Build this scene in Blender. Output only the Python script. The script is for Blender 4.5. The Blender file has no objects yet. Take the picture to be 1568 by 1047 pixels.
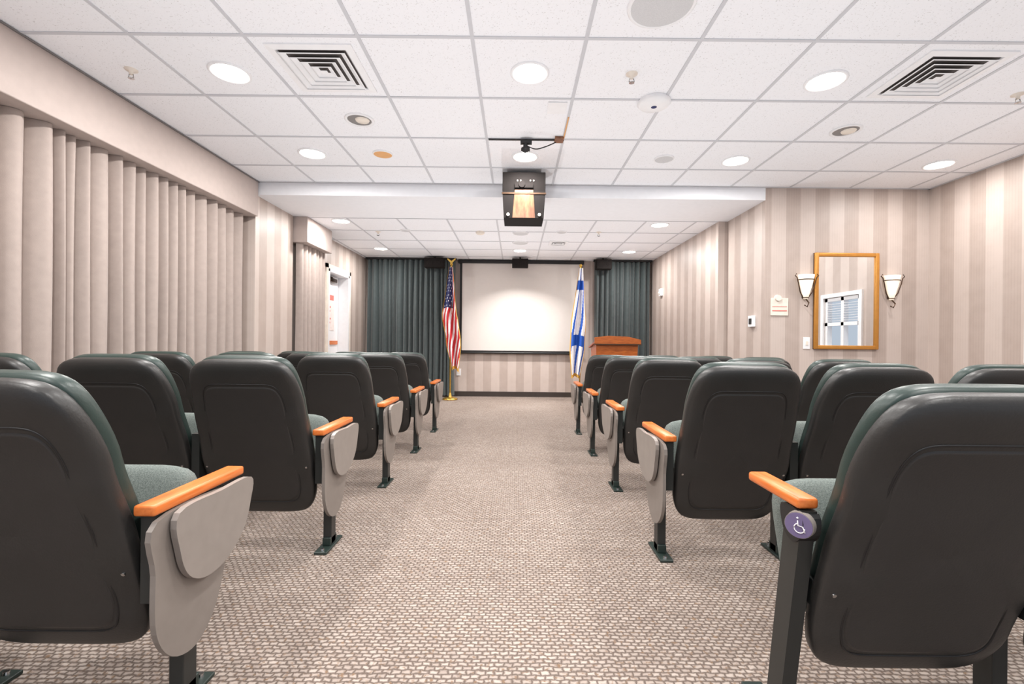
import bpy, bmesh, math, random
from mathutils import Vector, Matrix, Euler
random.seed(7)
scene = bpy.context.scene
try:
    scene.view_settings.view_transform = 'Standard'
    scene.view_settings.look = 'None'
except Exception: pass

# ------------------------------------------------------------------ materials
def newmat(name):
    m = bpy.data.materials.new(name); m.use_nodes = True
    nt = m.node_tree; b = nt.nodes['Principled BSDF']
    return m, nt, b
def lin(c):
    return tuple(((x/255)/12.92 if x/255 <= 0.04045 else ((x/255+0.055)/1.055)**2.4) for x in c)+(1,)
def mat(name, rgb, rough=0.6, metal=0.0, var=0.06, scale=20, bump=0.0, bscale=200, emit=0, ecol=None, spec=0.5, sheen=0):
    m, nt, b = newmat(name); c = lin(rgb)
    n = nt.nodes.new('ShaderNodeTexNoise'); n.inputs['Scale'].default_value = scale
    n.inputs['Detail'].default_value = 4
    geo = nt.nodes.new('ShaderNodeTexCoord'); nt.links.new(geo.outputs['Object'], n.inputs['Vector'])
    r = nt.nodes.new('ShaderNodeValToRGB')
    r.color_ramp.elements[0].position = 0.3; r.color_ramp.elements[1].position = 0.7
    r.color_ramp.elements[0].color = tuple(x*(1-var) for x in c[:3])+(1,)
    r.color_ramp.elements[1].color = tuple(min(1, x*(1+var)) for x in c[:3])+(1,)
    nt.links.new(n.outputs['Fac'], r.inputs['Fac']); nt.links.new(r.outputs['Color'], b.inputs['Base Color'])
    b.inputs['Roughness'].default_value = rough; b.inputs['Metallic'].default_value = metal
    b.inputs['Specular IOR Level'].default_value = spec
    if sheen: b.inputs['Sheen Weight'].default_value = sheen
    if bump:
        n2 = nt.nodes.new('ShaderNodeTexNoise'); n2.inputs['Scale'].default_value = bscale
        nt.links.new(geo.outputs['Object'], n2.inputs['Vector'])
        bp = nt.nodes.new('ShaderNodeBump'); bp.inputs['Strength'].default_value = bump; bp.inputs['Distance'].default_value = 0.003
        nt.links.new(n2.outputs['Fac'], bp.inputs['Height']); nt.links.new(bp.outputs['Normal'], b.inputs['Normal'])
    if emit:
        b.inputs['Emission Color'].default_value = lin(ecol or rgb); b.inputs['Emission Strength'].default_value = emit
    return m

def striped():
    m, nt, b = newmat('striped_wallpaper')
    g = nt.nodes.new('ShaderNodeNewGeometry'); s = nt.nodes.new('ShaderNodeSeparateXYZ'); nt.links.new(g.outputs['Position'], s.inputs[0])
    def M(op, a, bb=None):
        n = nt.nodes.new('ShaderNodeMath'); n.operation = op
        for i, x in enumerate((a, bb)):
            if x is None: continue
            if isinstance(x, (int, float)): n.inputs[i].default_value = x
            else: nt.links.new(x, n.inputs[i])
        return n.outputs[0]
    t = M('FRACT', M('DIVIDE', M('ADD', M('ADD', s.outputs[0], s.outputs[1]), 20.0), 0.30))
    w = M('ABSOLUTE', M('SUBTRACT', t, 0.5))
    f = M('MULTIPLY', M('SUBTRACT', w, 0.245), 60.0)
    t2 = M('FRACT', M('MULTIPLY', t, 12.0)); p = M('MULTIPLY', M('LESS_THAN', t2, 0.35), 0.12)
    nz = nt.nodes.new('ShaderNodeTexNoise'); nz.inputs['Scale'].default_value = 9; nz.inputs['Detail'].default_value = 5
    nt.links.new(g.outputs['Position'], nz.inputs['Vector'])
    f2 = M('ADD', M('MULTIPLY', M('MINIMUM', M('MAXIMUM', f, 0), 1), 0.68), M('ADD', p, M('MULTIPLY', M('SUBTRACT', nz.outputs['Fac'], 0.5), 0.6)))
    r = nt.nodes.new('ShaderNodeValToRGB')
    r.color_ramp.elements[0].color = lin((201, 187, 179)); r.color_ramp.elements[1].color = lin((173, 157, 148))
    nt.links.new(f2, r.inputs['Fac']); nt.links.new(r.outputs['Color'], b.inputs['Base Color'])
    b.inputs['Roughness'].default_value = 0.45
    return m

def carpet():
    m, nt, b = newmat('woven_carpet')
    tc = nt.nodes.new('ShaderNodeTexCoord')
    nz0 = nt.nodes.new('ShaderNodeTexNoise'); nz0.inputs['Scale'].default_value = 40
    nt.links.new(tc.outputs['Object'], nz0.inputs['Vector'])
    mixv = nt.nodes.new('ShaderNodeMixRGB'); mixv.blend_type = 'LINEAR_LIGHT'; mixv.inputs[0].default_value = 0.009
    nt.links.new(tc.outputs['Object'], mixv.inputs[1]); nt.links.new(nz0.outputs['Color'], mixv.inputs[2])
    br = nt.nodes.new('ShaderNodeTexBrick'); br.inputs['Scale'].default_value = 1
    br.inputs['Brick Width'].default_value = 0.028; br.inputs['Row Height'].default_value = 0.0175
    br.inputs['Mortar Size'].default_value = 0.0062; br.inputs['Mortar Smooth'].default_value = 1.0
    br.inputs['Color1'].default_value = lin((186, 174, 165)); br.inputs['Color2'].default_value = lin((164, 151, 142))
    br.inputs['Mortar'].default_value = lin((104, 91, 83))
    nt.links.new(mixv.outputs[0], br.inputs['Vector'])
    nz = nt.nodes.new('ShaderNodeTexNoise'); nz.inputs['Scale'].default_value = 1.1; nz.inputs['Detail'].default_value = 3
    nt.links.new(tc.outputs['Object'], nz.inputs['Vector'])
    r = nt.nodes.new('ShaderNodeValToRGB'); r.color_ramp.elements[0].position = .35; r.color_ramp.elements[1].position = .7
    r.color_ramp.elements[0].color = (0.84, 0.82, 0.81, 1); r.color_ramp.elements[1].color = (1, 1, 1, 1)
    nt.links.new(nz.outputs['Fac'], r.inputs['Fac'])
    mx = nt.nodes.new('ShaderNodeMixRGB'); mx.blend_type = 'MULTIPLY'; mx.inputs[0].default_value = 1
    nt.links.new(br.outputs['Color'], mx.inputs[1]); nt.links.new(r.outputs['Color'], mx.inputs[2])
    n3 = nt.nodes.new('ShaderNodeTexNoise'); n3.inputs['Scale'].default_value = 60; n3.inputs['Detail'].default_value = 2
    nt.links.new(tc.outputs['Object'], n3.inputs['Vector'])
    r3 = nt.nodes.new('ShaderNodeValToRGB'); r3.color_ramp.elements[0].position = .58; r3.color_ramp.elements[1].position = .72
    nt.links.new(n3.outputs['Fac'], r3.inputs['Fac'])
    m3 = nt.nodes.new('ShaderNodeMixRGB'); nt.links.new(r3.outputs['Color'], m3.inputs[0])
    nt.links.new(mx.outputs[0], m3.inputs[1]); m3.inputs[2].default_value = lin((130, 106, 86))
    nt.links.new(m3.outputs[0], b.inputs['Base Color'])
    b.inputs['Roughness'].default_value = 0.85; b.inputs['Specular IOR Level'].default_value = 0.25
    bp = nt.nodes.new('ShaderNodeBump'); bp.invert = True; bp.inputs['Strength'].default_value = 0.6; bp.inputs['Distance'].default_value = 0.004
    nt.links.new(br.outputs['Fac'], bp.inputs['Height']); nt.links.new(bp.outputs['Normal'], b.inputs['Normal'])
    return m

def tilemat():
    m, nt, b = newmat('acoustic_tile')
    tc = nt.nodes.new('ShaderNodeTexCoord')
    n = nt.nodes.new('ShaderNodeTexNoise'); n.inputs['Scale'].default_value = 130; n.inputs['Detail'].default_value = 3
    nt.links.new(tc.outputs['Object'], n.inputs['Vector'])
    r = nt.nodes.new('ShaderNodeValToRGB'); r.color_ramp.elements[0].position = .30; r.color_ramp.elements[1].position = .38
    r.color_ramp.elements[0].color = lin((208, 208, 210)); r.color_ramp.elements[1].color = lin((242, 243, 247))
    nt.links.new(n.outputs['Fac'], r.inputs['Fac']); nt.links.new(r.outputs['Color'], b.inputs['Base Color'])
    b.inputs['Roughness'].default_value = 0.9; b.inputs['Specular IOR Level'].default_value = 0.2
    return m

STR = striped(); CARP = carpet(); TILE = tilemat()
TBAR = mat('ceiling_grid_white', (202, 203, 208), 0.6, var=.02)
WHITE = mat('white_paint', (240, 240, 242), 0.5, var=.02)
DRY = mat('soffit_paint', (240, 241, 245), 0.8, var=.015)
BASE = mat('dark_baseboard', (58, 50, 46), 0.4)
CURT = mat('taupe_curtain', (166, 152, 145), 0.8, var=.05, bump=.2, bscale=400, sheen=.15)
VAL = mat('valance_fabric', (188, 174, 168), 0.8, var=.03, bump=.2, bscale=300)
TEALC = mat('stage_curtain_fabric', (66, 76, 77), 0.7, var=.1, sheen=.25)
BLACKP = mat('black_plastic', (26, 25, 26), 0.5)
MATTE = mat('matte_black', (30, 26, 25), 0.85, spec=.2)
SHELL = mat('charcoal_vinyl', (44, 43, 42), 0.40, var=.10, scale=8, bump=.14, bscale=150)
PANEL = mat('charcoal_panel', (46, 44, 43), 0.46, var=.08, scale=6, bump=.12, bscale=220)
VINYL = mat('green_vinyl', (46, 60, 56), 0.38, var=.1, bump=.1, bscale=200)
FABRIC = mat('grey_green_fabric', (106, 114, 110), 0.9, var=.32, scale=260, bump=.5, bscale=400)
STEEL = mat('painted_steel', (44, 46, 45), 0.38, metal=.2)
ANGLE = mat('grey_wall_angle', (120, 116, 116), 0.5)
GREENF = mat('green_foot', (36, 48, 44), 0.4)
GREY = mat('grey_laminate', (140, 132, 126), 0.35, var=.05)
GREY2 = mat('grey_side_panel', (128, 120, 114), 0.4, var=.05)
def wood(name, a, c, sc=(40, 4, 40)):
    m, nt, b = newmat(name)
    tc = nt.nodes.new('ShaderNodeTexCoord'); mp = nt.nodes.new('ShaderNodeMapping'); mp.inputs['Scale'].default_value = sc
    n = nt.nodes.new('ShaderNodeTexNoise'); n.inputs['Scale'].default_value = 2; n.inputs['Detail'].default_value = 5
    nt.links.new(tc.outputs['Object'], mp.inputs[0]); nt.links.new(mp.outputs[0], n.inputs['Vector'])
    r = nt.nodes.new('ShaderNodeValToRGB'); r.color_ramp.elements[0].position = .3; r.color_ramp.elements[1].position = .7
    r.color_ramp.elements[0].color = lin(a); r.color_ramp.elements[1].color = lin(c)
    nt.links.new(n.outputs['Fac'], r.inputs['Fac']); nt.links.new(r.outputs['Color'], b.inputs['Base Color'])
    b.inputs['Roughness'].default_value = .34
    return m
WOOD = wood('orange_wood', (204, 104, 42), (226, 130, 64))
PWOOD = wood('podium_wood', (150, 74, 24), (184, 100, 38), (6, 6, 40))
TAN = wood('shelf_wood', (92, 50, 28), (146, 98, 66), (18, 18, 5))
GOLD = mat('gold_frame', (200, 140, 66), 0.35, metal=.5)
BRASS = mat('brass', (220, 180, 90), 0.25, metal=.9)
FRINGE = mat('gold_fringe', (206, 158, 66), .7, var=.2, scale=120)
SCREEN = mat('projection_screen', (216, 209, 204), 0.8, var=.01)
EMIT = mat('lamp_glow', (255, 255, 255), emit=14, ecol=(255, 250, 240))
SHADE = mat('alabaster_shade', (250, 242, 230), .4, emit=.6, ecol=(255, 236, 208))
BRONZE = mat('bronze', (84, 64, 50), .35, metal=.7)
VSHADE = mat('vent_shade_dark', (84, 78, 76), .8)
CHROME = mat('chrome', (190, 190, 190), .2, metal=1)
RED = mat('flag_red', (190, 34, 42), .7); FWHITE = mat('flag_white', (238, 236, 238), .7); FBLUE = mat('flag_navy', (36, 44, 92), .7)
IBLUE = mat('flag_blue', (28, 84, 178), .7)
PURPLE = mat('badge_purple', (112, 100, 136), .4)
CREAM = mat('cream_plastic', (236, 226, 214), .5)
PAPER = mat('poster_paper', (240, 228, 224), .7); PINK = mat('poster_pink', (216, 120, 110), .7)
ORNG = mat('orange_disc', (226, 170, 110), .6)
MIR, _nt, _b = newmat('mirror_glass'); _b.inputs['Metallic'].default_value = 1; _b.inputs['Roughness'].default_value = 0.01; _b.inputs['Base Color'].default_value = (.92, .93, .93, 1)

# ------------------------------------------------------------------ builder
class B:
    def __init__(s): s.v = []; s.f = []; s.m = []; s.s = []; s.mats = []
    def mi(s, mt):
        if mt not in s.mats: s.mats.append(mt)
        return s.mats.index(mt)
    def add(s, vs, fs, mt, smooth=False, M=None):
        o = len(s.v)
        s.v += [tuple(M @ Vector(p)) if M else tuple(p) for p in vs]
        for i, f in enumerate(fs):
            s.f.append([o+k for k in f]); s.m.append(s.mi(mt[i] if isinstance(mt, list) else mt)); s.s.append(smooth)
        return s
    def box(s, x0, x1, y0, y1, z0, z1, mt, bev=0, M=None):
        if bev:
            bm = bmesh.new(); bmesh.ops.create_cube(bm, size=1)
            for v in bm.verts: v.co = Vector(((x0+x1)/2+v.co.x*(x1-x0), (y0+y1)/2+v.co.y*(y1-y0), (z0+z1)/2+v.co.z*(z1-z0)))
            bmesh.ops.bevel(bm, geom=bm.edges[:], offset=bev, segments=3, profile=.5, affect='EDGES')
            bm.verts.index_update()
            s.add([v.co.copy() for v in bm.verts], [[v.index for v in f.verts] for f in bm.faces], mt, True if bev > .004 else False, M); bm.free(); return s
        vs = [(x, y, z) for z in (z0, z1) for y in (y0, y1) for x in (x0, x1)]
        return s.add(vs, [(0, 2, 3, 1), (4, 5, 7, 6), (0, 1, 5, 4), (2, 6, 7, 3), (0, 4, 6, 2), (1, 3, 7, 5)], mt, False, M)
    def cyl(s, p0, p1, r0, r1, mt, n=20, smooth=True):
        p0 = Vector(p0); p1 = Vector(p1); d = (p1-p0).normalized(); q = d.to_track_quat('Z', 'Y')
        a = q @ Vector((1, 0, 0)); b = q @ Vector((0, 1, 0)); vs = []
        for p, r in ((p0, r0), (p1, r1)):
            for k in range(n):
                t = 2*math.pi*k/n; vs.append(p+a*math.cos(t)*r+b*math.sin(t)*r)
        s.add(vs, [(k, (k+1) % n, n+(k+1) % n, n+k) for k in range(n)], mt, smooth)
        s.add(vs[:n], [list(range(n))[::-1]], mt); s.add(vs[n:], [list(range(n))], mt)
        return s
    def lathe(s, prof, org, mt, n=32, sx=1, sy=1):
        vs = []; fs = []
        for r, z in prof:
            for k in range(n):
                t = 2*math.pi*k/n; vs.append((org[0]+r*math.cos(t)*sx, org[1]+r*math.sin(t)*sy, org[2]+z))
        for i in range(len(prof)-1):
            for k in range(n):
                fs.append((i*n+k, i*n+(k+1) % n, (i+1)*n+(k+1) % n, (i+1)*n+k))
        return s.add(vs, fs, mt, True)
    def loft(s, rings, mt, caps=True, smooth=True):
        n = len(rings[0]); vs = [p for r in rings for p in r]; fs = []
        for i in range(len(rings)-1):
            for k in range(n): fs.append((i*n+k, i*n+(k+1) % n, (i+1)*n+(k+1) % n, (i+1)*n+k))
        if caps: fs.append(list(range(n))[::-1]); fs.append([(len(rings)-1)*n+k for k in range(n)])
        return s.add(vs, fs, mt, smooth)
    def sheet(s, nu, nv, fn, mt, smooth=True):
        vs = [fn(i/nu, j/nv) for j in range(nv+1) for i in range(nu+1)]; fs = []; ms = []
        for j in range(nv):
            for i in range(nu):
                a = j*(nu+1)+i; fs.append((a, a+1, a+nu+2, a+nu+1))
                ms.append(mt((i+.5)/nu, (j+.5)/nv) if callable(mt) else mt)
        return s.add(vs, fs, ms, smooth)
    def prism_yz(s, poly, x0, x1, mt):
        n = len(poly); vs = [(x0, y, z) for y, z in poly]+[(x1, y, z) for y, z in poly]
        return s.add(vs, [list(range(n)), list(range(n, 2*n))[::-1]]+[(k, n+k, n+(k+1) % n, (k+1) % n) for k in range(n)], mt)
    def tube(s, pts, r, mt, n=8, closed=False):
        pts = [Vector(p) for p in pts]; rings = []; N = len(pts)
        for i, p in enumerate(pts):
            a = pts[(i-1) % N] if closed or i > 0 else p; c = pts[(i+1) % N] if closed or i < N-1 else p
            d = (c-a).normalized(); q = d.to_track_quat('Z', 'Y'); x = q @ Vector((1, 0, 0)); y = q @ Vector((0, 1, 0))
            rings.append([p+x*r*math.cos(2*math.pi*k/n)+y*r*math.sin(2*math.pi*k/n) for k in range(n)])
        if closed: rings.append(rings[0])
        return s.loft(rings, mt, caps=not closed)
    def mesh(s, name):
        me = bpy.data.meshes.new(name); me.from_pydata(s.v, [], s.f)
        for m in s.mats: me.materials.append(m)
        me.polygons.foreach_set('material_index', s.m); me.polygons.foreach_set('use_smooth', s.s)
        bm = bmesh.new(); bm.from_mesh(me); bmesh.ops.recalc_face_normals(bm, faces=bm.faces[:]); bm.to_mesh(me); bm.free()
        me.update(); return me
    def obj(s, name, loc=(0, 0, 0)):
        return place(s.mesh(name), name, loc)
def place(me, name, loc=(0, 0, 0), rz=0, sz=1):
    o = bpy.data.objects.new(name, me); o.location = loc; o.rotation_euler = (0, 0, rz); o.scale = (1, 1, sz); scene.collection.objects.link(o); return o
def catmull(pts, sub=6):
    n = len(pts); out = []
    for i in range(n):
        p0, p1, p2, p3 = pts[i-1], pts[i], pts[(i+1) % n], pts[(i+2) % n]
        for k in range(sub):
            t = k/sub
            out.append(tuple(.5*((2*b)+(-a+c)*t+(2*a-5*b+4*c-d)*t*t+(-a+3*b-3*c+d)*t**3) for a, b, c, d in zip(p0, p1, p2, p3)))
    return out
def interp(tab, x):
    if x <= tab[0][0]: return tab[0][1]
    for (a, b), (c, d) in zip(tab, tab[1:]):
        if x <= c:
            t = (x-a)/(c-a); t = t*t*(3-2*t)*.4+t*.6; return b+(d-b)*t
    return tab[-1][1]

# ------------------------------------------------------------------ room
ZC, ZL = 2.62, 2.49
YS = 4.75
B().box(-3.05, 4.35, -1.6, 8.6, -.1, 0, CARP).obj('floor')
b = B().box(-3.05, 4.35, -1.6, YS+.0, ZC, ZC+.08, TILE)
xs = [-.25+.61*n for n in range(-4, 8)]; ys = [3.06+.61*n for n in range(-7, 3)]
for x in xs:
    if -2.66 < x < 4.25: b.box(x-.010, x+.010, -1.6, YS, ZC-.004, ZC+.002, TBAR)
for y in ys: b.box(-2.66, 4.25, y-.010, y+.010, ZC-.0045, ZC+.002, TBAR)
b.box(-2.66, 4.25, YS-.022, YS, ZC-.005, ZC, TBAR); b.box(4.228, 4.25, -1.6, YS, ZC-.005, ZC, TBAR)
b.obj('ceiling')
b = B().box(-3.05, 2.56, YS, 5.6, ZL, ZC+.08, DRY).box(-3.05, 2.7, 5.6, 8.6, ZL, ZC+.08, TILE)
for x in xs:
    if -2.75 < x < 2.45: b.box(x-.010, x+.010, 5.6, 8.42, ZL-.004, ZL+.002, TBAR)
for y in [5.61+.61*n for n in range(5)]: b.box(-2.75, 2.45, y-.010, y+.010, ZL-.0045, ZL+.002, TBAR)
b.obj('ceiling_soffit')
b = B().box(-3.05, -2.97, -1.5, YS, 0, ZC, STR).box(-3.05, -2.70, YS, 5.55, 0, ZL, STR)
b.box(-3.05, -2.75, 5.55, 6.68, 0, ZL, STR).box(-3.05, -2.75, 7.52, 8.6, 0, ZL, STR).box(-3.05, -2.75, 6.68, 7.52, 2.045, ZL, STR)
b.obj('wall_left')
b = B().box(2.45, 2.7, 5.6, 8.6, 0, ZL, STR).box(2.56, 2.7, YS+.12, 5.6, 0, ZL+.02, STR)
b.box(2.56, 4.25, YS, YS+.12, 0, ZC, STR)
b.obj('wall_right_far')
WY0, WY1, WZ0, WZ1 = 3.12, 3.78, .92, 1.64
b = B().box(4.25, 4.35, -1.5, WY0, 0, ZC, STR).box(4.25, 4.35, WY1, YS+.12, 0, ZC, STR).box(4.25, 4.35, WY0, WY1, 0, WZ0, STR).box(4.25, 4.35, WY0, WY1, WZ1, ZC, STR)
b.obj('wall_right')
B().box(-2.75, 2.45, 8.42, 8.6, 0, ZL, STR).obj('wall_front')
B().box(-2.70, 2.43, 8.405, 8.42, 0, .09, BASE).obj('baseboard_front')
B().box(2.43, 2.45, 5.6, 8.4, 0, .1, BASE).box(2.54, 2.56, YS, 5.6, 0, .1, BASE).box(2.56, 4.23, YS-.015, YS, 0, .1, BASE).box(4.23, 4.25, -1.5, YS, 0, .1, BASE).obj('baseboard_right')
B().box(-2.70, -2.685, YS, 5.55, 0, .1, BASE).box(-2.75, -2.735, 7.58, 8.4, 0, .1, BASE).obj('baseboard_left')
b = B()
for a in (WY0, WY1-.05, (WY0+WY1)/2-.02): b.box(4.255, 4.32, a, a+.05, WZ0, WZ1, WHITE)
for a in (WZ0, WZ1-.05, (WZ0+WZ1)/2-.02): b.box(4.255, 4.32, WY0, WY1, a, a+.045, WHITE)
for k in range(10):
    z = WZ1-.09-.032*k; b.box(4.256, 4.285, WY0+.05, WY1-.05, z, z+.004, WHITE)
b.obj('window_1')
B().box(4.225, 4.25, WY0-.05, WY0, WZ0-.05, WZ1+.05, WHITE).box(4.225, 4.25, WY1, WY1+.05, WZ0-.05, WZ1+.05, WHITE).box(4.225, 4.25, WY0, WY1, WZ1, WZ1+.05, WHITE).box(4.2, 4.25, WY0, WY1, WZ0-.05, WZ0, WHITE).obj('trim_window')
# valances
B().box(-2.97, -2.66, -1.5, YS-.02, 2.26, ZC-.001, VAL, bev=.008).obj('valance')
B().box(-2.75, -2.53, 5.56, 6.3, 2.18, ZL-.001, VAL, bev=.008).obj('valance')
B().box(-2.66, -2.648, -1.5, YS-.02, ZC-.012, ZC-.0046, ANGLE).obj('trim_1')
# curtains
def curtain(name, p0, p1, z0, z1, per, amp, mt, seed, bot=1.15, sway=0.0, wander=.5):
    # rounded pinch-pleat folds: broad convex ridges toward the room, narrow deep valleys
    rnd = random.Random(seed); p0 = Vector(p0); p1 = Vector(p1); L = (p1-p0).length; d = (p1-p0)/L; nrm = Vector((d.y, -d.x))
    nf = int(L/per); cs = [0]
    for i in range(nf): cs.append(cs[-1]+rnd.uniform(.6, 1.45))
    am = [rnd.uniform(.75, 1.2) for _ in cs]; sh = [rnd.uniform(-1, 1) for _ in cs]; T = cs[-1]
    def fn(u, v):
        s = u*T; k = 0
        while k < nf-1 and s > cs[k+1]: k += 1
        t = (s-cs[k])/(cs[k+1]-cs[k]); sm = t*t*(3-2*t)
        q = sh[k]*(1-sm)+sh[k+1]*sm
        ridge = abs(math.sin(math.pi*t))**.75
        g2 = 1+(bot-1)*v
        off = amp*(2*ridge-1)*am[k]**(4*t*(1-t))*g2+amp*.15*math.sin(3*q+3*v)
        along = u*L+per*wander*q*v*math.sin(1.2+2.0*v)+per*sway*math.sin(2*math.pi*t)
        p = p0+d*min(max(along, 0), L)+nrm*off
        return (p.x, p.y, z1+(z0-z1)*v)
    B().sheet(nf*18, 16, fn, mt).obj(name)
curtain('curtain', (-2.805, -1.4), (-2.805, 4.70), .03, 2.258, .112, .052, CURT, 3)
curtain('curtain', (-2.650, 5.6), (-2.650, 6.3), .03, 2.178, .09, .04, CURT, 5)
curtain('stage_curtain', (-2.68, 8.26), (-1.10, 8.26), .03, ZL-.04, .085, .045, TEALC, 8)
curtain('stage_curtain', (1.40, 8.26), (2.40, 8.26), .03, ZL-.04, .085, .045, TEALC, 9)
B().box(-2.70, -1.08, 8.22, 8.30, ZL-.035, ZL-.006, BLACKP).obj('curtain_track')
B().box(1.38, 2.42, 8.22, 8.30, ZL-.035, ZL-.006, BLACKP).obj('curtain_track')

# door in left wall
b = B().box(-2.93, -2.89, 6.74, 7.46, .01, 2.0, WHITE, bev=.003)
b.box(-2.89, -2.885, 6.95, 7.3, 1.15, 1.75, PAPER).box(-2.885, -2.883, 6.98, 7.27, 1.62, 1.7, PINK)
for k in range(6): b.box(-2.885, -2.883, 6.98, 7.12+.02*(k % 3), 1.2+.06*k, 1.225+.06*k, PINK)
b.cyl((-2.89, 6.82, 1.0), (-2.84, 6.82, 1.0), .012, .012, CHROME).cyl((-2.84, 6.80, 1.0), (-2.84, 6.93, 1.0), .012, .01, CHROME)
b.box(-2.89, -2.84, 7.05, 7.3, 1.9, 1.96, BRONZE, bev=.006).box(-2.85, -2.83, 6.85, 7.1, 1.955, 1.97, BRONZE)
b.box(-2.89, -2.875, 6.78, 7.42, .93, .99, WOOD)
b.obj('door_1')
B().box(-2.93, -2.725, 6.68, 6.73, 0, 2.045, WHITE).box(-2.93, -2.725, 7.47, 7.52, 0, 2.045, WHITE).box(-2.93, -2.725, 6.68, 7.52, 2.005, 2.05, WHITE)\
   .box(-2.75, -2.725, 6.62, 6.68, 0, 2.11, CREAM).box(-2.75, -2.725, 7.52, 7.58, 0, 2.11, CREAM).box(-2.75, -2.725, 6.62, 7.58, 2.05, 2.11, CREAM).obj('trim_door')

# screen
b = B().box(-1.03, 1.19, 8.37, 8.385, .80, 2.46, BLACKP).box(-.985, 1.145, 8.36, 8.372, .84, 2.45, SCREEN)
b.box(-1.06, 1.22, 8.33, 8.419, 2.42, 2.485, BLACKP, bev=.006).cyl((-1.03, 8.36, .80), (1.19, 8.36, .80), .018, .018, BLACKP)
b.obj('projection_screen')
def speaker(x, y, z, w, h):
    b = B().box(x-w/2, x+w/2, y-.1, y+.06, z-h/2, z+h/2, MATTE, bev=.008).box(x-w/2+.01, x+w/2-.01, y-.106, y-.1, z-h/2+.01, z+h/2-.01, MATTE)
    b.cyl((x, y, z+h/2), (x, y, ZL-.006), .015, .015, MATTE); b.cyl((x-w*.2, y-.106, z), (x-w*.2, y-.11, z), h*.3, h*.28, MATTE)
    b.cyl((x+w*.25, y-.106, z), (x+w*.25, y-.11, z), h*.18, h*.16, MATTE)
    b.obj('loudspeaker')
speaker(-1.44, 8.1, 2.37, .34, .17); speaker(1.52, 8.1, 2.37, .27, .17); speaker(.06, 8.1, 2.38, .28, .15)

# flags
def flagpole(x, y):
    b = B().lathe([(0, .0), (.13, 0), (.13, .02), (.1, .035), (.03, .05), (.018, .12), (0, .12)], (x, y, 0), BRASS)
    b.cyl((x, y, .05), (x, y, 2.30), .013, .012, BRASS); b.lathe([(0, 0), (.02, .01), (.028, .03), (.02, .05), (0, .06)], (x, y, 2.29), BRASS)
    return b
def us(u, v):
    if u < .04 or u > .96 or v > .975: return FRINGE
    if v < .40 and u < .72: return FWHITE if (int(u*20)+int(v*60)) % 4 == 0 and int(v*60) % 2 == 0 else FBLUE
    return RED if ((u*1.6+v*2.2)*5) % 2 < 1.15 else FWHITE
def drape(x, y, tc, tw, z1, z0, ph):
    def fn(u, v):
        c = interp(tc, v); w = interp(tw, v)
        return (x+c+(u-.5)*2*w, y-.03+.05*math.sin(u*11+ph+v*1.5)*min(1, .3+v*2), z1+(z0-z1)*v-.10*(abs(u-.4))*v)
    return fn
b = flagpole(-1.12, 7.9)
for s_ in (-1, 1):
    b.sheet(5, 3, lambda u, v: (-1.12+s_*.07*u, 7.9, 2.38+.05*u-.05*v*(1-u*.5)), BRASS)
b.sheet(50, 70, drape(-1.12, 7.88, [(0, 0), (.45, -.02), (.7, .05), (1, .09)], [(0, .035), (.2, .075), (.5, .14), (.75, .13), (1, .06)], 2.27, .54, 0), us)
b.obj('american_flag')
def isr(u, v):
    if u < .06 or u > .95 or v > .97: return FRINGE
    if .62 < v < .72 or .12 < v < .2: return IBLUE
    k = u*1.3+v*.9
    return IBLUE if (.62 < k < .80 or 1.25 < k < 1.42 or 1.75 < k < 1.9) else FWHITE
b = flagpole(1.10, 7.9)
b.sheet(50, 70, drape(1.10, 7.88, [(0, 0), (.45, -.03), (.7, -.05), (1, -.07)], [(0, .035), (.2, .07), (.5, .13), (.75, .13), (1, .08)], 2.27, .43, 2), isr)
b.obj('israeli_flag')

# lectern
b = B(); lx, ly = 1.49, 7.0
b.loft([[(lx-.27, ly-.2, 0), (lx+.27, ly-.2, 0), (lx+.27, ly+.2, 0), (lx-.27, ly+.2, 0)], [(lx-.31, ly-.22, 1.0), (lx+.31, ly-.22, 1.0), (lx+.31, ly+.24, .92), (lx-.31, ly+.24, .92)]], PWOOD, smooth=False)
b.box(lx-.31, lx+.31, ly-.22, ly+.22, 0, .08, PWOOD, bev=.008)
pl = [(-.34, .98), (-.34, 1.08), (-.15, 1.105), (.15, 1.095), (.34, 1.05), (.34, .98)]
n = len(pl); vs = [(lx+p, ly-.27, z) for p, z in pl]+[(lx+p, ly-.245, z) for p, z in pl]
b.add(vs, [list(range(n)), list(range(n, 2*n))[::-1]]+[(k, n+k, n+(k+1) % n, (k+1) % n) for k in range(n)], PWOOD)
b.box(lx-.345, lx+.345, ly-.275, ly-.24, .972, .988, BRONZE)
b.loft([[(lx-.34, ly-.25, 1.0), (lx+.34, ly-.25, 1.0), (lx+.34, ly+.27, .92), (lx-.34, ly+.27, .92)], [(lx-.34, ly-.25, 1.02), (lx+.34, ly-.25, 1.02), (lx+.34, ly+.27, .94), (lx-.34, ly+.27, .94)]], PWOOD, smooth=False)
b.obj('lectern')

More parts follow.
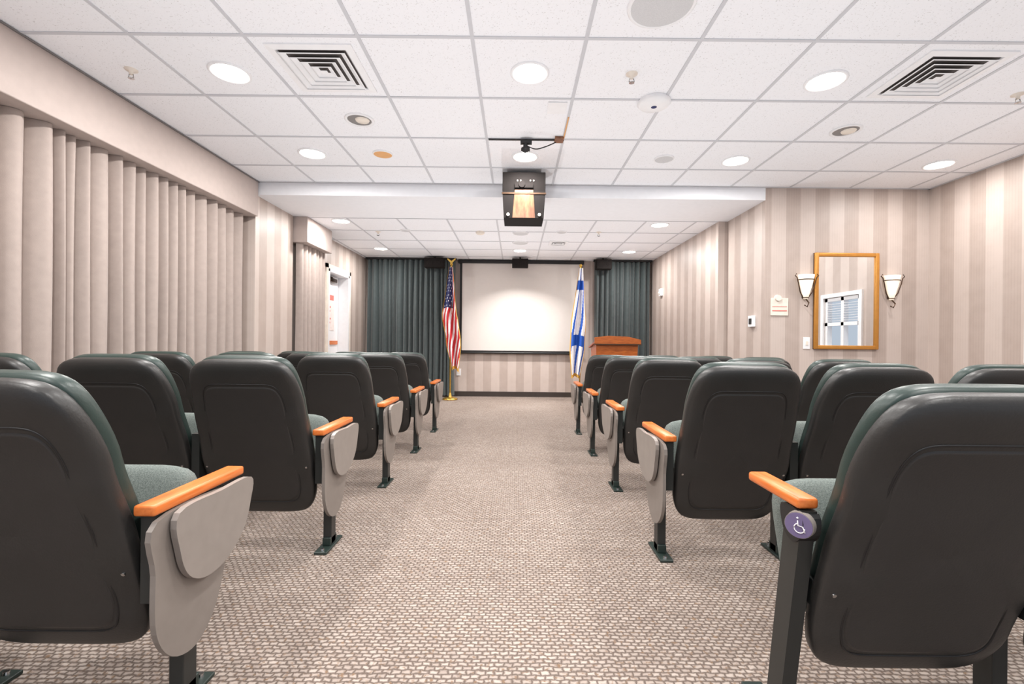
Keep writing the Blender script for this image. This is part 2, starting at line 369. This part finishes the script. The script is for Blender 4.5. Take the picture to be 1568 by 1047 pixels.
# mirror + sconces
mx0, mx1, mz0, mz1 = 3.06, 3.72, .96, 1.95; my = YS
b = B(); w = .04
b.box(mx0, mx1, my-.012, my-.001, mz0, mz1, BRONZE)
b.box(mx0, mx0+w, my-.035, my-.002, mz0, mz1, GOLD, bev=.008).box(mx1-w, mx1, my-.035, my-.002, mz0, mz1, GOLD, bev=.008)
b.box(mx0+.01, mx1-.01, my-.034, my-.002, mz0, mz0+w, GOLD, bev=.008).box(mx0+.01, mx1-.01, my-.034, my-.002, mz1-w, mz1, GOLD, bev=.008)
b.add([(mx0+w-.01, my-.018, mz0+w-.01), (mx1-w+.01, my-.018, mz0+w-.01), (mx1-w+.01, my-.018, mz1-w+.01), (mx0+w-.01, my-.018, mz1-w+.01)], [(0, 1, 2, 3)], MIR)
b.obj('wall_mirror')
def sconce(x):
    z = 1.60; y = YS; b = B()
    b.box(x-.03, x+.03, y-.015, y-.001, z-.12, z+.12, BRONZE, bev=.006)
    N = 14; rings = []
    for zz, r in ((-.13, .022), (-.06, .042), (.02, .062), (.10, .080), (.12, .082)):
        rings.append([(x+r*math.cos(math.pi*k/N), y-.02-r*.9*math.sin(math.pi*k/N), z+zz) for k in range(N+1)])
    b.loft(rings, SHADE, caps=True)
    for zz, r in ((.07, .075), (-.115, .028)):
        b.tube([(x+r*math.cos(math.pi*k/N), y-.02-(r*.92)*math.sin(math.pi*k/N), z+zz) for k in range(N+1)], .005, BRONZE)
    b.tube([(x, y-.03, z-.13), (x+.01, y-.06, z-.17), (x, y-.05, z-.21), (x-.015, y-.03, z-.19)], .007, BRONZE)
    for q in (-1, 1):
        b.tube([(x+q*.02, y-.02, z-.12), (x+q*.06, y-.03, z-.06), (x+q*.085, y-.04, z+.03), (x+q*.10, y-.04, z+.09), (x+q*.12, y-.04, z+.11), (x+q*.105, y-.04, z+.13)], .005, BRONZE)
    b.obj('wall_sconce')
sconce(2.97); sconce(3.85)
b = B().box(2.62, 2.80, YS-.012, YS-.001, 1.30, 1.48, CREAM, bev=.003).box(2.635, 2.785, YS-.014, YS-.011, 1.345, 1.355, PINK).box(2.635, 2.785, YS-.014, YS-.011, 1.39, 1.395, PINK)
b.cyl((2.69, YS-.001, 1.48), (2.69, YS-.03, 1.48), .035, .03, CREAM); b.obj('room_sign')
B().box(2.96, 3.03, YS-.008, YS-.001, .96, 1.08, WHITE, bev=.002).box(2.985, 3.005, YS-.014, YS-.007, 1.0, 1.04, CREAM).obj('light_switch')
B().box(2.53, 2.559, 4.92, 5.03, 1.19, 1.31, WHITE, bev=.004).box(2.524, 2.532, 4.95, 5.0, 1.22, 1.28, STEEL).obj('wall_control_panel')
B().box(2.41, 2.452, 7.7, 7.8, 1.80, 1.92, WHITE, bev=.004).cyl((2.415, 7.75, 1.85), (2.39, 7.75, 1.84), .03, .02, CREAM).obj('motion_sensor')
B().box(-1.08, -1.0, 8.408, 8.419, .38, .50, WHITE, bev=.002).box(-1.06, -1.02, 8.404, 8.409, .41, .47, CREAM).obj('wall_outlet')

# ------------------------------------------------------------------ ceiling fixtures
def lampmesh():
    b = B().lathe([(.118, 0), (.118, -.006), (.108, -.012), (.098, -.006), (.098, -.003)], (0, 0, 0), WHITE)
    b.lathe([(.100, -.004), (.06, -.006), (0, -.007)], (0, 0, 0), EMIT); return b.mesh('recessed_downlight')
LM = lampmesh()
def downlight(x, y, z, P=22, spread=180):
    o = place(LM, 'recessed_downlight', (x, y, z))
    l = bpy.data.lights.new('downlight_lamp', 'AREA'); l.shape = 'DISK'; l.size = .16; l.energy = P; l.color = (1, .975, .945); l.spread = math.radians(spread)
    lo = bpy.data.objects.new('lamp', l); lo.location = (0, 0, -.02); lo.parent = o; scene.collection.objects.link(lo)
for x, y in [(-1.755, 2.80), (.067, 2.77), (1.88, 2.82), (-1.785, 4.0), (.063, 4.02), (1.92, 4.06), (3.75, 4.1), (3.75, 2.8),
             (-1.755, 1.5), (.067, 1.5), (1.88, 1.5), (-1.755, .2), (.067, .2), (1.88, .2), (-1.75, -1), (1.88, -1)]:
    downlight(x, y, ZC, 11 if x > 3 else (26 if x < -1 else 22))
for x, y in [(-2.2, 5.75), (-2.2, 7.45), (.05, 7.5), (1.79, 5.78), (1.83, 7.5)]: downlight(x, y, ZL, 36 if abs(x) < 1 else 20, 120 if abs(x) < 1 else 180)
for x, y, P in [(xx, yy, 24) for xx in (-1.5, -.1, 1.5) for yy in (.3, 1.9, 3.5, 5.2, 6.9)]+[(3.2, 1.8, 22), (3.2, 3.4, 20)]:  # added unseen upward spots that brighten the ceiling, not fixtures of the room
    l = bpy.data.lights.new('added_ceiling_fill', 'SPOT'); l.energy = P; l.spot_size = math.radians(158); l.spot_blend = 1; l.shadow_soft_size = 0; l.color = (.98, .988, 1)
    o = bpy.data.objects.new('added_ceiling_fill', l); o.location = (x, y, 1.1); o.rotation_euler = (math.pi, 0, 0); scene.collection.objects.link(o)
def can(x, y, z, r, mt, name='unlit_can_light'):
    b = B().lathe([(r*1.25, 0), (r*1.25, -.006), (r*1.05, -.01), (r, -.004)], (0, 0, 0), WHITE)
    b.lathe([(r, -.004), (0, -.003)], (0, 0, 0), mt)
    b.lathe([(r*.6, -.004), (r*.55, -.012), (0, -.014)], (r*.25, 0, 0), CREAM, n=16)
    b.obj(name, (x, y, z))
DARKC = mat('can_reflector', (128, 124, 122), .5)
can(-1.165, 3.38, ZC, .085, DARKC); can(2.47, 3.47, ZC, .085, DARKC)
def disc(x, y, z, r, mt, name='ceiling_speaker'):
    B().lathe([(r, 0), (r, -.008), (r*.93, -.014), (r*.9, -.010)], (0, 0, 0), WHITE, n=48).lathe([(r*.9, -.010), (0, -.013)], (0, 0, 0), mt, n=48).obj(name, (x, y, z))
GRILL = mat('speaker_grille', (205, 205, 207), .7, var=.1, scale=300)
disc(.68, 2.2, ZC, .16, GRILL); disc(-1.17, 3.99, ZC, .085, ORNG, 'ceiling_detector_base'); disc(1.28, 4.03, ZC, .085, GRILL)
disc(.05, 6.3, ZL, .11, GRILL); disc(-1.5, 6.2, ZL, .07, GRILL); disc(.6, 6.2, ZL, .07, GRILL); disc(.05, 6.9, ZL, .12, GRILL)
B().lathe([(.105, 0), (.11, -.015), (.095, -.032), (.05, -.04), (0, -.041)], (0, 0, 0), WHITE).lathe([(.02, -.04), (.015, -.043), (0, -.043)], (0, 0, 0), FBLUE).obj('wireless_access_point', (.907, 3.08, ZC))
B().lathe([(.06, 0), (.06, -.02), (.045, -.035), (0, -.037)], (0, 0, 0), CREAM).obj('smoke_detector', (-.5, 6.25, ZL))
def sprinkler(x, y, z):
    b = B().lathe([(.035, 0), (.035, -.004), (.012, -.01), (.01, -.03), (0, -.03)], (0, 0, 0), CREAM, n=20)
    b.tube([(-.012, 0, -.03), (-.016, 0, -.045), (0, 0, -.055)], .003, CHROME, n=6).tube([(.012, 0, -.03), (.016, 0, -.045), (0, 0, -.055)], .003, CHROME, n=6)
    b.cyl((0, 0, -.052), (0, 0, -.055), .016, .016, CHROME); b.obj('sprinkler_head', (x, y, z))
for p in [(-2.34, 2.78, ZC), (.68, 2.77, ZC), (3.2, 2.95, ZC), (1.1, 6.2, ZL), (-1.9, 6.3, ZL)]: sprinkler(*p)
def vent(x, y, z, h=.24):
    b = B(); DK = VSHADE
    def sq(r, zz): return [(-r, -r, zz), (r, -r, zz), (r, r, zz), (-r, r, zz)]
    b.add(sq(h-.05, -.003), [(0, 1, 2, 3)], DK)  # flat dark square, shade of the vent recess put in as colour
    def ring(r0, z0, r1, z1, mt): b.add(sq(r0, z0)+sq(r1, z1), [(k, (k+1) % 4, 4+(k+1) % 4, 4+k) for k in range(4)], mt)
    ring(h, 0, h, -.008, WHITE); ring(h, -.008, h-.04, -.012, WHITE); ring(h-.04, -.012, h-.045, -.004, WHITE)
    r = h-.052
    while r > .04:
        ring(r, -.020, r-.032, -.006, WHITE); ring(r, -.020, r-.005, -.023, WHITE); r -= .043
    b.add(sq(.02, -.02), [(0, 1, 2, 3)], WHITE); b.obj('hvac_vent', (x, y, z))
vent(-1.16, 2.755, ZC); vent(2.50, 2.755, ZC); vent(.62, 6.9, ZL, .14)
B().box(.20, .33, 3.10, 3.25, ZC-.008, ZC-.001, WHITE, bev=.002).obj('ceiling_access_plate')
b = B().box(-.235, .365, 3.66, 3.675, ZC-.014, ZC-.004, BLACKP).box(.29, .36, 3.61, 3.70, ZC-.02, ZC-.005, TAN).box(.357, .365, 3.3, 3.66, ZC-.010, ZC-.004, ORNG)
b.cyl((.06, 3.66, ZC-.015), (.06, 3.66, ZC-.08), .018, .018, BLACKP).lathe([(0, -.075), (.035, -.08), (.035, -.10), (0, -.12)], (.06, 3.66, ZC), BLACKP)
b.cyl((.02, 3.66, ZC-.03), (.11, 3.66, ZC-.03), .022, .022, BLACKP)
b.tube(catmull([(.07, 3.66, ZC-.06), (.14, 3.65, ZC-.09), (.22, 3.65, ZC-.07), (.30, 3.66, ZC-.03), (.22, 3.66, ZC-.065), (.14, 3.66, ZC-.085)], 5), .004, BLACKP, n=6)
b.obj('ceiling_camera_mount')
# projector on hanging wooden shelf
b = B(); px = .06
b.box(px-.20, px+.20, 4.28, 4.58, 2.40, 2.58, MATTE, bev=.006)
b.loft([[(px-.20, 4.27, 2.40), (px+.20, 4.27, 2.40), (px+.20, 4.58, 2.40), (px-.20, 4.58, 2.40)], [(px-.185, 4.27, 2.15), (px+.185, 4.27, 2.15), (px+.185, 4.58, 2.15), (px-.185, 4.58, 2.15)]], MATTE, smooth=False)
b.add([(px-.085, 4.266, 2.41), (px+.085, 4.266, 2.41), (px+.105, 4.266, 2.152), (px-.105, 4.266, 2.152)], [(0, 1, 2, 3)], TAN)
b.add([(px-.085, 4.262, 2.43), (px+.085, 4.262, 2.43), (px+.085, 4.262, 2.475), (px-.085, 4.262, 2.475)], [(0, 1, 2, 3)], MATTE)
b.cyl((px-.02, 4.28, 2.46), (px-.02, 4.25, 2.46), .035, .03, MATTE)
for sx in (-.145, .145): b.cyl((px+sx, 4.27, 2.18), (px+sx, 4.255, 2.18), .014, .014, CREAM); b.cyl((px+sx*.95, 4.40, 2.58), (px+sx*.95, 4.40, ZC-.005), .012, .012, STEEL)
for sx in (-.06, -.03, .06, .09): b.cyl((px+sx, 4.28, 2.50), (px+sx, 4.272, 2.50), .006, .006, CREAM)
b.box(px-.205, px+.205, 4.262, 4.28, 2.37, 2.385, BRONZE)
b.obj('ceiling_projector')

# ------------------------------------------------------------------ chairs
ZB, ZT = .172, .918
SP = [(.18, .01), (.30, -.035), (.5, -.10), (.7, -.165), (.94, -.262)]
WT = [(.18, .232), (.30, .248), (.45, .2535), (.7, .243), (.94, .222)]
def spine(z):
    y = interp(SP, z); e = .01; dy = (interp(SP, z+e)-interp(SP, z-e))/(2*e)
    l = math.hypot(dy, 1); return y, (1/l, -dy/l)
def spow(a, p): return math.copysign(abs(a)**p, a)
def surf(u, v, off):
    z = ZB+(ZT-ZB)*v; y, nn = spine(z); t = abs(2*v-1)
    w = interp(WT, z)*(max(0, 1-t**8)**(1/5)); h = .034
    q = -(h*(max(0, 1-abs(u)**4)**(1/4)))-off
    return (u*w, y+q*nn[0], z+q*nn[1])
def backloft(b, mt, foff, h, ws, z0, z1, N=40, K=34, n=4):
    rings = []
    for i in range(K+1):
        v = .5-.5*math.cos(math.pi*i/K); v = min(max(v, .0012), .9988); t = abs(2*v-1)
        z = z0+(z1-z0)*v; y, nn = spine(z); w = interp(WT, z)*ws*(1-t**8)**(1/5); hh = h*(1-t**10)**(1/3)
        rg = []
        for k in range(N):
            a = 2*math.pi*k/N; x = w*spow(math.cos(a), 2/n); q = hh*spow(math.sin(a), 2/n)+foff
            rg.append((x, y+q*nn[0], z+q*nn[1]))
        rings.append(rg)
    b.loft(rings, mt)
def roundloft(b, P0, P1, w, h, mt, K=18, N=36, n=4):
    d = Vector((P1[0]-P0[0], P1[1]-P0[1])); d.normalize(); nr = Vector((-d.y, d.x)); rings = []
    for i in range(K+1):
        v = .5-.5*math.cos(math.pi*i/K); v = min(max(v, .002), .998); t = abs(2*v-1)
        ww = w*(1-t**6)**(1/6); hh = h*(1-t**5)**(1/3); y = P0[0]+(P1[0]-P0[0])*v; zz = P0[1]+(P1[1]-P0[1])*v
        rings.append([(ww*spow(math.cos(2*math.pi*k/N), 2/n), y+nr.x*hh*spow(math.sin(2*math.pi*k/N), 2/n), zz+nr.y*hh*spow(math.sin(2*math.pi*k/N), 2/n)) for k in range(N)])
    b.loft(rings, mt)
HP = .285
def chair_mesh(side, kind, last):
    b = B()
    backloft(b, SHELL, 0, .036, 1.0, ZB, ZT)
    backloft(b, VINYL, .042, .034, .945, ZB+.12, ZT+.002)
    rs = [0, .3, .6, .85, .955, .975, 1.0]; N = 48; vs = []
    for r in rs:
        off = .005 if r < .96 else (.0045 if r < .98 else -.004)
        for k in range(N):
            a = 2*math.pi*k/N; U = .76*r*spow(math.cos(a), 2/9); V = .49+.375*r*spow(math.sin(a), 2/9)
            vs.append(surf(U*(.93+.07*(1-V)), V, off))
    fs = [(i*N+k, i*N+(k+1) % N, (i+1)*N+(k+1) % N, (i+1)*N+k) for i in range(len(rs)-1) for k in range(N)]
    b.add(vs, fs, PANEL, True)
    pth = []
    for k in range(64):
        a = 2*math.pi*k/64; U = .775*spow(math.cos(a), 2/9); V = .49+.385*spow(math.sin(a), 2/9)
        pth.append(surf(U*(.93+.07*(1-V)), V, .001))
    b.tube(pth, .0028, BLACKP, n=6, closed=True)
    for sx in (-1, 1): b.cyl(surf(sx*.9, .34, -.01), surf(sx*.9, .34, .004), .006, .005, CHROME, n=10)
    roundloft(b, (.055, .27), (.165, .618), .232, .05, FABRIC)
    roundloft(b, (.10, .29), (.205, .58), .20, .022, SHELL)
    def leg(x):
        b.box(x-.02, x+.02, .0, .055, .008, .45, STEEL, bev=.004)
        b.box(x-.03, x+.03, -.08, .12, 0, .012, GREENF, bev=.003)
        for yy in (-.055, .10): b.cyl((x, yy, .011), (x, yy, .02), .010, .008, CHROME, n=8)
        b.box(x-.02, x+.02, -.01, .065, .012, .05, GREENF, bev=.004)
    x = side*HP
    def std(x, arm=True):
        b.prism_yz([(-.10, .34), (.12, .34), (.14, .42), (.13, .565), (-.10, .565)], x-.018, x+.018, STEEL)
        if arm: b.box(x-.024, x+.024, -.05, .2, .565, .59, BLACKP, bev=.008)
    if kind == 'tablet':
        leg(x); std(x, False)
        b.box(x-.028, x+.028, -.115, .26, .564, .592, WOOD, bev=.007)
        o = side*.022
        pan = catmull([(-.115, .552), (-.12, .42), (-.115, .27), (-.06, .18), (.03, .155), (.11, .22), (.16, .36), (.175, .50), (.17, .552)], 5)
        xa, xb = sorted((x+o, x+o+side*.014)); b.prism_yz(pan, xa, xb, GREY2)
        tab = catmull([(-.07, .558), (.10, .563), (.25, .558), (.245, .48), (.21, .405), (.13, .35), (.04, .34), (-.03, .375), (-.065, .45)], 5)
        xa, xb = sorted((x+o+side*.020, x+o+side*.036)); b.prism_yz(tab, xa, xb, GREY)
        xa, xb = sorted((x+o+side*.012, x+o+side*.022)); b.box(xa, xb, .02, .1, .44, .54, BLACKP)
    elif kind == 'accessible':
        b.prism_yz([(-.10, .615), (-.035, .615), (.055, .012), (-.005, .012)], x-.018, x+.018, STEEL)
        b.box(x-.03, x+.03, -.06, .16, 0, .014, GREENF, bev=.003)
        b.prism_yz(catmull([(-.06, .60), (.03, .58), (.05, .45), (.03, .33), (.0, .30), (-.03, .4)], 4), x+.018, x+.030, FABRIC)
        b.box(x-.026, x+.026, -.095, .14, .618, .645, WOOD, bev=.008)
        b.prism_yz(catmull([(-.10, .61), (-.02, .61), (-.03, .55), (-.07, .53), (-.105, .56)], 4), x-.022, x+.022, BLACKP)
        c = Vector((x-.02, -.095, .582)); nr = Vector((side*.75, -.66, .0)).normalized()
        b.cyl(c-nr*.01, c+nr*.008, .032, .031, GREY, n=28); b.cyl(c+nr*.008, c+nr*.010, .0295, .0295, PURPLE, n=28)
        def up(p):
            rt = nr.cross(Vector((0, 0, 1))).normalized(); uu = rt.cross(nr).normalized()
            return c+nr*.011-rt*p[0]+uu*p[1]
        b.tube([up((.002+.011*math.cos(a), -.006+.011*math.sin(a))) for a in [math.pi*(.6+i*.11) for i in range(14)]], .0013, FWHITE, n=5)
        b.tube([up((-.002, .012)), up((-.001, .0)), up((.009, -.001)), up((.014, -.014))], .0015, FWHITE, n=5)
        b.lathe([(0, -.003), (.003, 0), (0, .003)], tuple(up((-.002, .018))), FWHITE, n=8)
    else:
        leg(x); std(x)
    if last: leg(-x); std(-x)
    for sx in (-1, 1): b.box(sx*.235-.015, sx*.235+.015, -.06, .06, .36, .43, STEEL, bev=.004)
    return b.mesh('auditorium_chair')
CM = {}
def chair(side, kind, last, x, y, sz):
    k = (side, kind, last)
    if k not in CM: CM[k] = chair_mesh(*k)
    place(CM[k], 'auditorium_chair', (x, y, 0), 0, sz)
rowsL = [1.25, 2.22, 3.20, 4.17, 5.12]; rowsR = [1.19, 2.18, 3.17, 4.13, 5.08]; SZ = [.99, .995, .98, .96, .94]
for i, y in enumerate(rowsL):
    for j in range(3): chair(1, 'tablet' if j == 0 else 'mid', j == 2, -.90-HP-.57*j-(.014 if i == 0 else 0), y, SZ[i])
for i, y in enumerate(rowsR):
    for j in range(3): chair(-1, ('accessible' if i == 0 else 'tablet') if j == 0 else 'mid', j == 2, .70+HP+.562*j, y, SZ[i]-.005)

# ------------------------------------------------------------------ world + camera
w = bpy.data.worlds.new('world'); scene.world = w; w.use_nodes = True
bg = w.node_tree.nodes['Background']; bg.inputs[0].default_value = (.76, .86, 1, 1); bg.inputs[1].default_value = .7
cam = bpy.data.cameras.new('camera'); cam.lens = 36*705/1568; cam.sensor_width = 36; cam.shift_x = -.0038; cam.clip_start = .02
co = bpy.data.objects.new('camera', cam); scene.collection.objects.link(co); scene.camera = co
co.matrix_world = Matrix.Translation((0, 0, 1.0)) @ Matrix.Rotation(math.radians(90), 4, 'X') @ Matrix.Rotation(math.radians(.6), 4, 'Z')
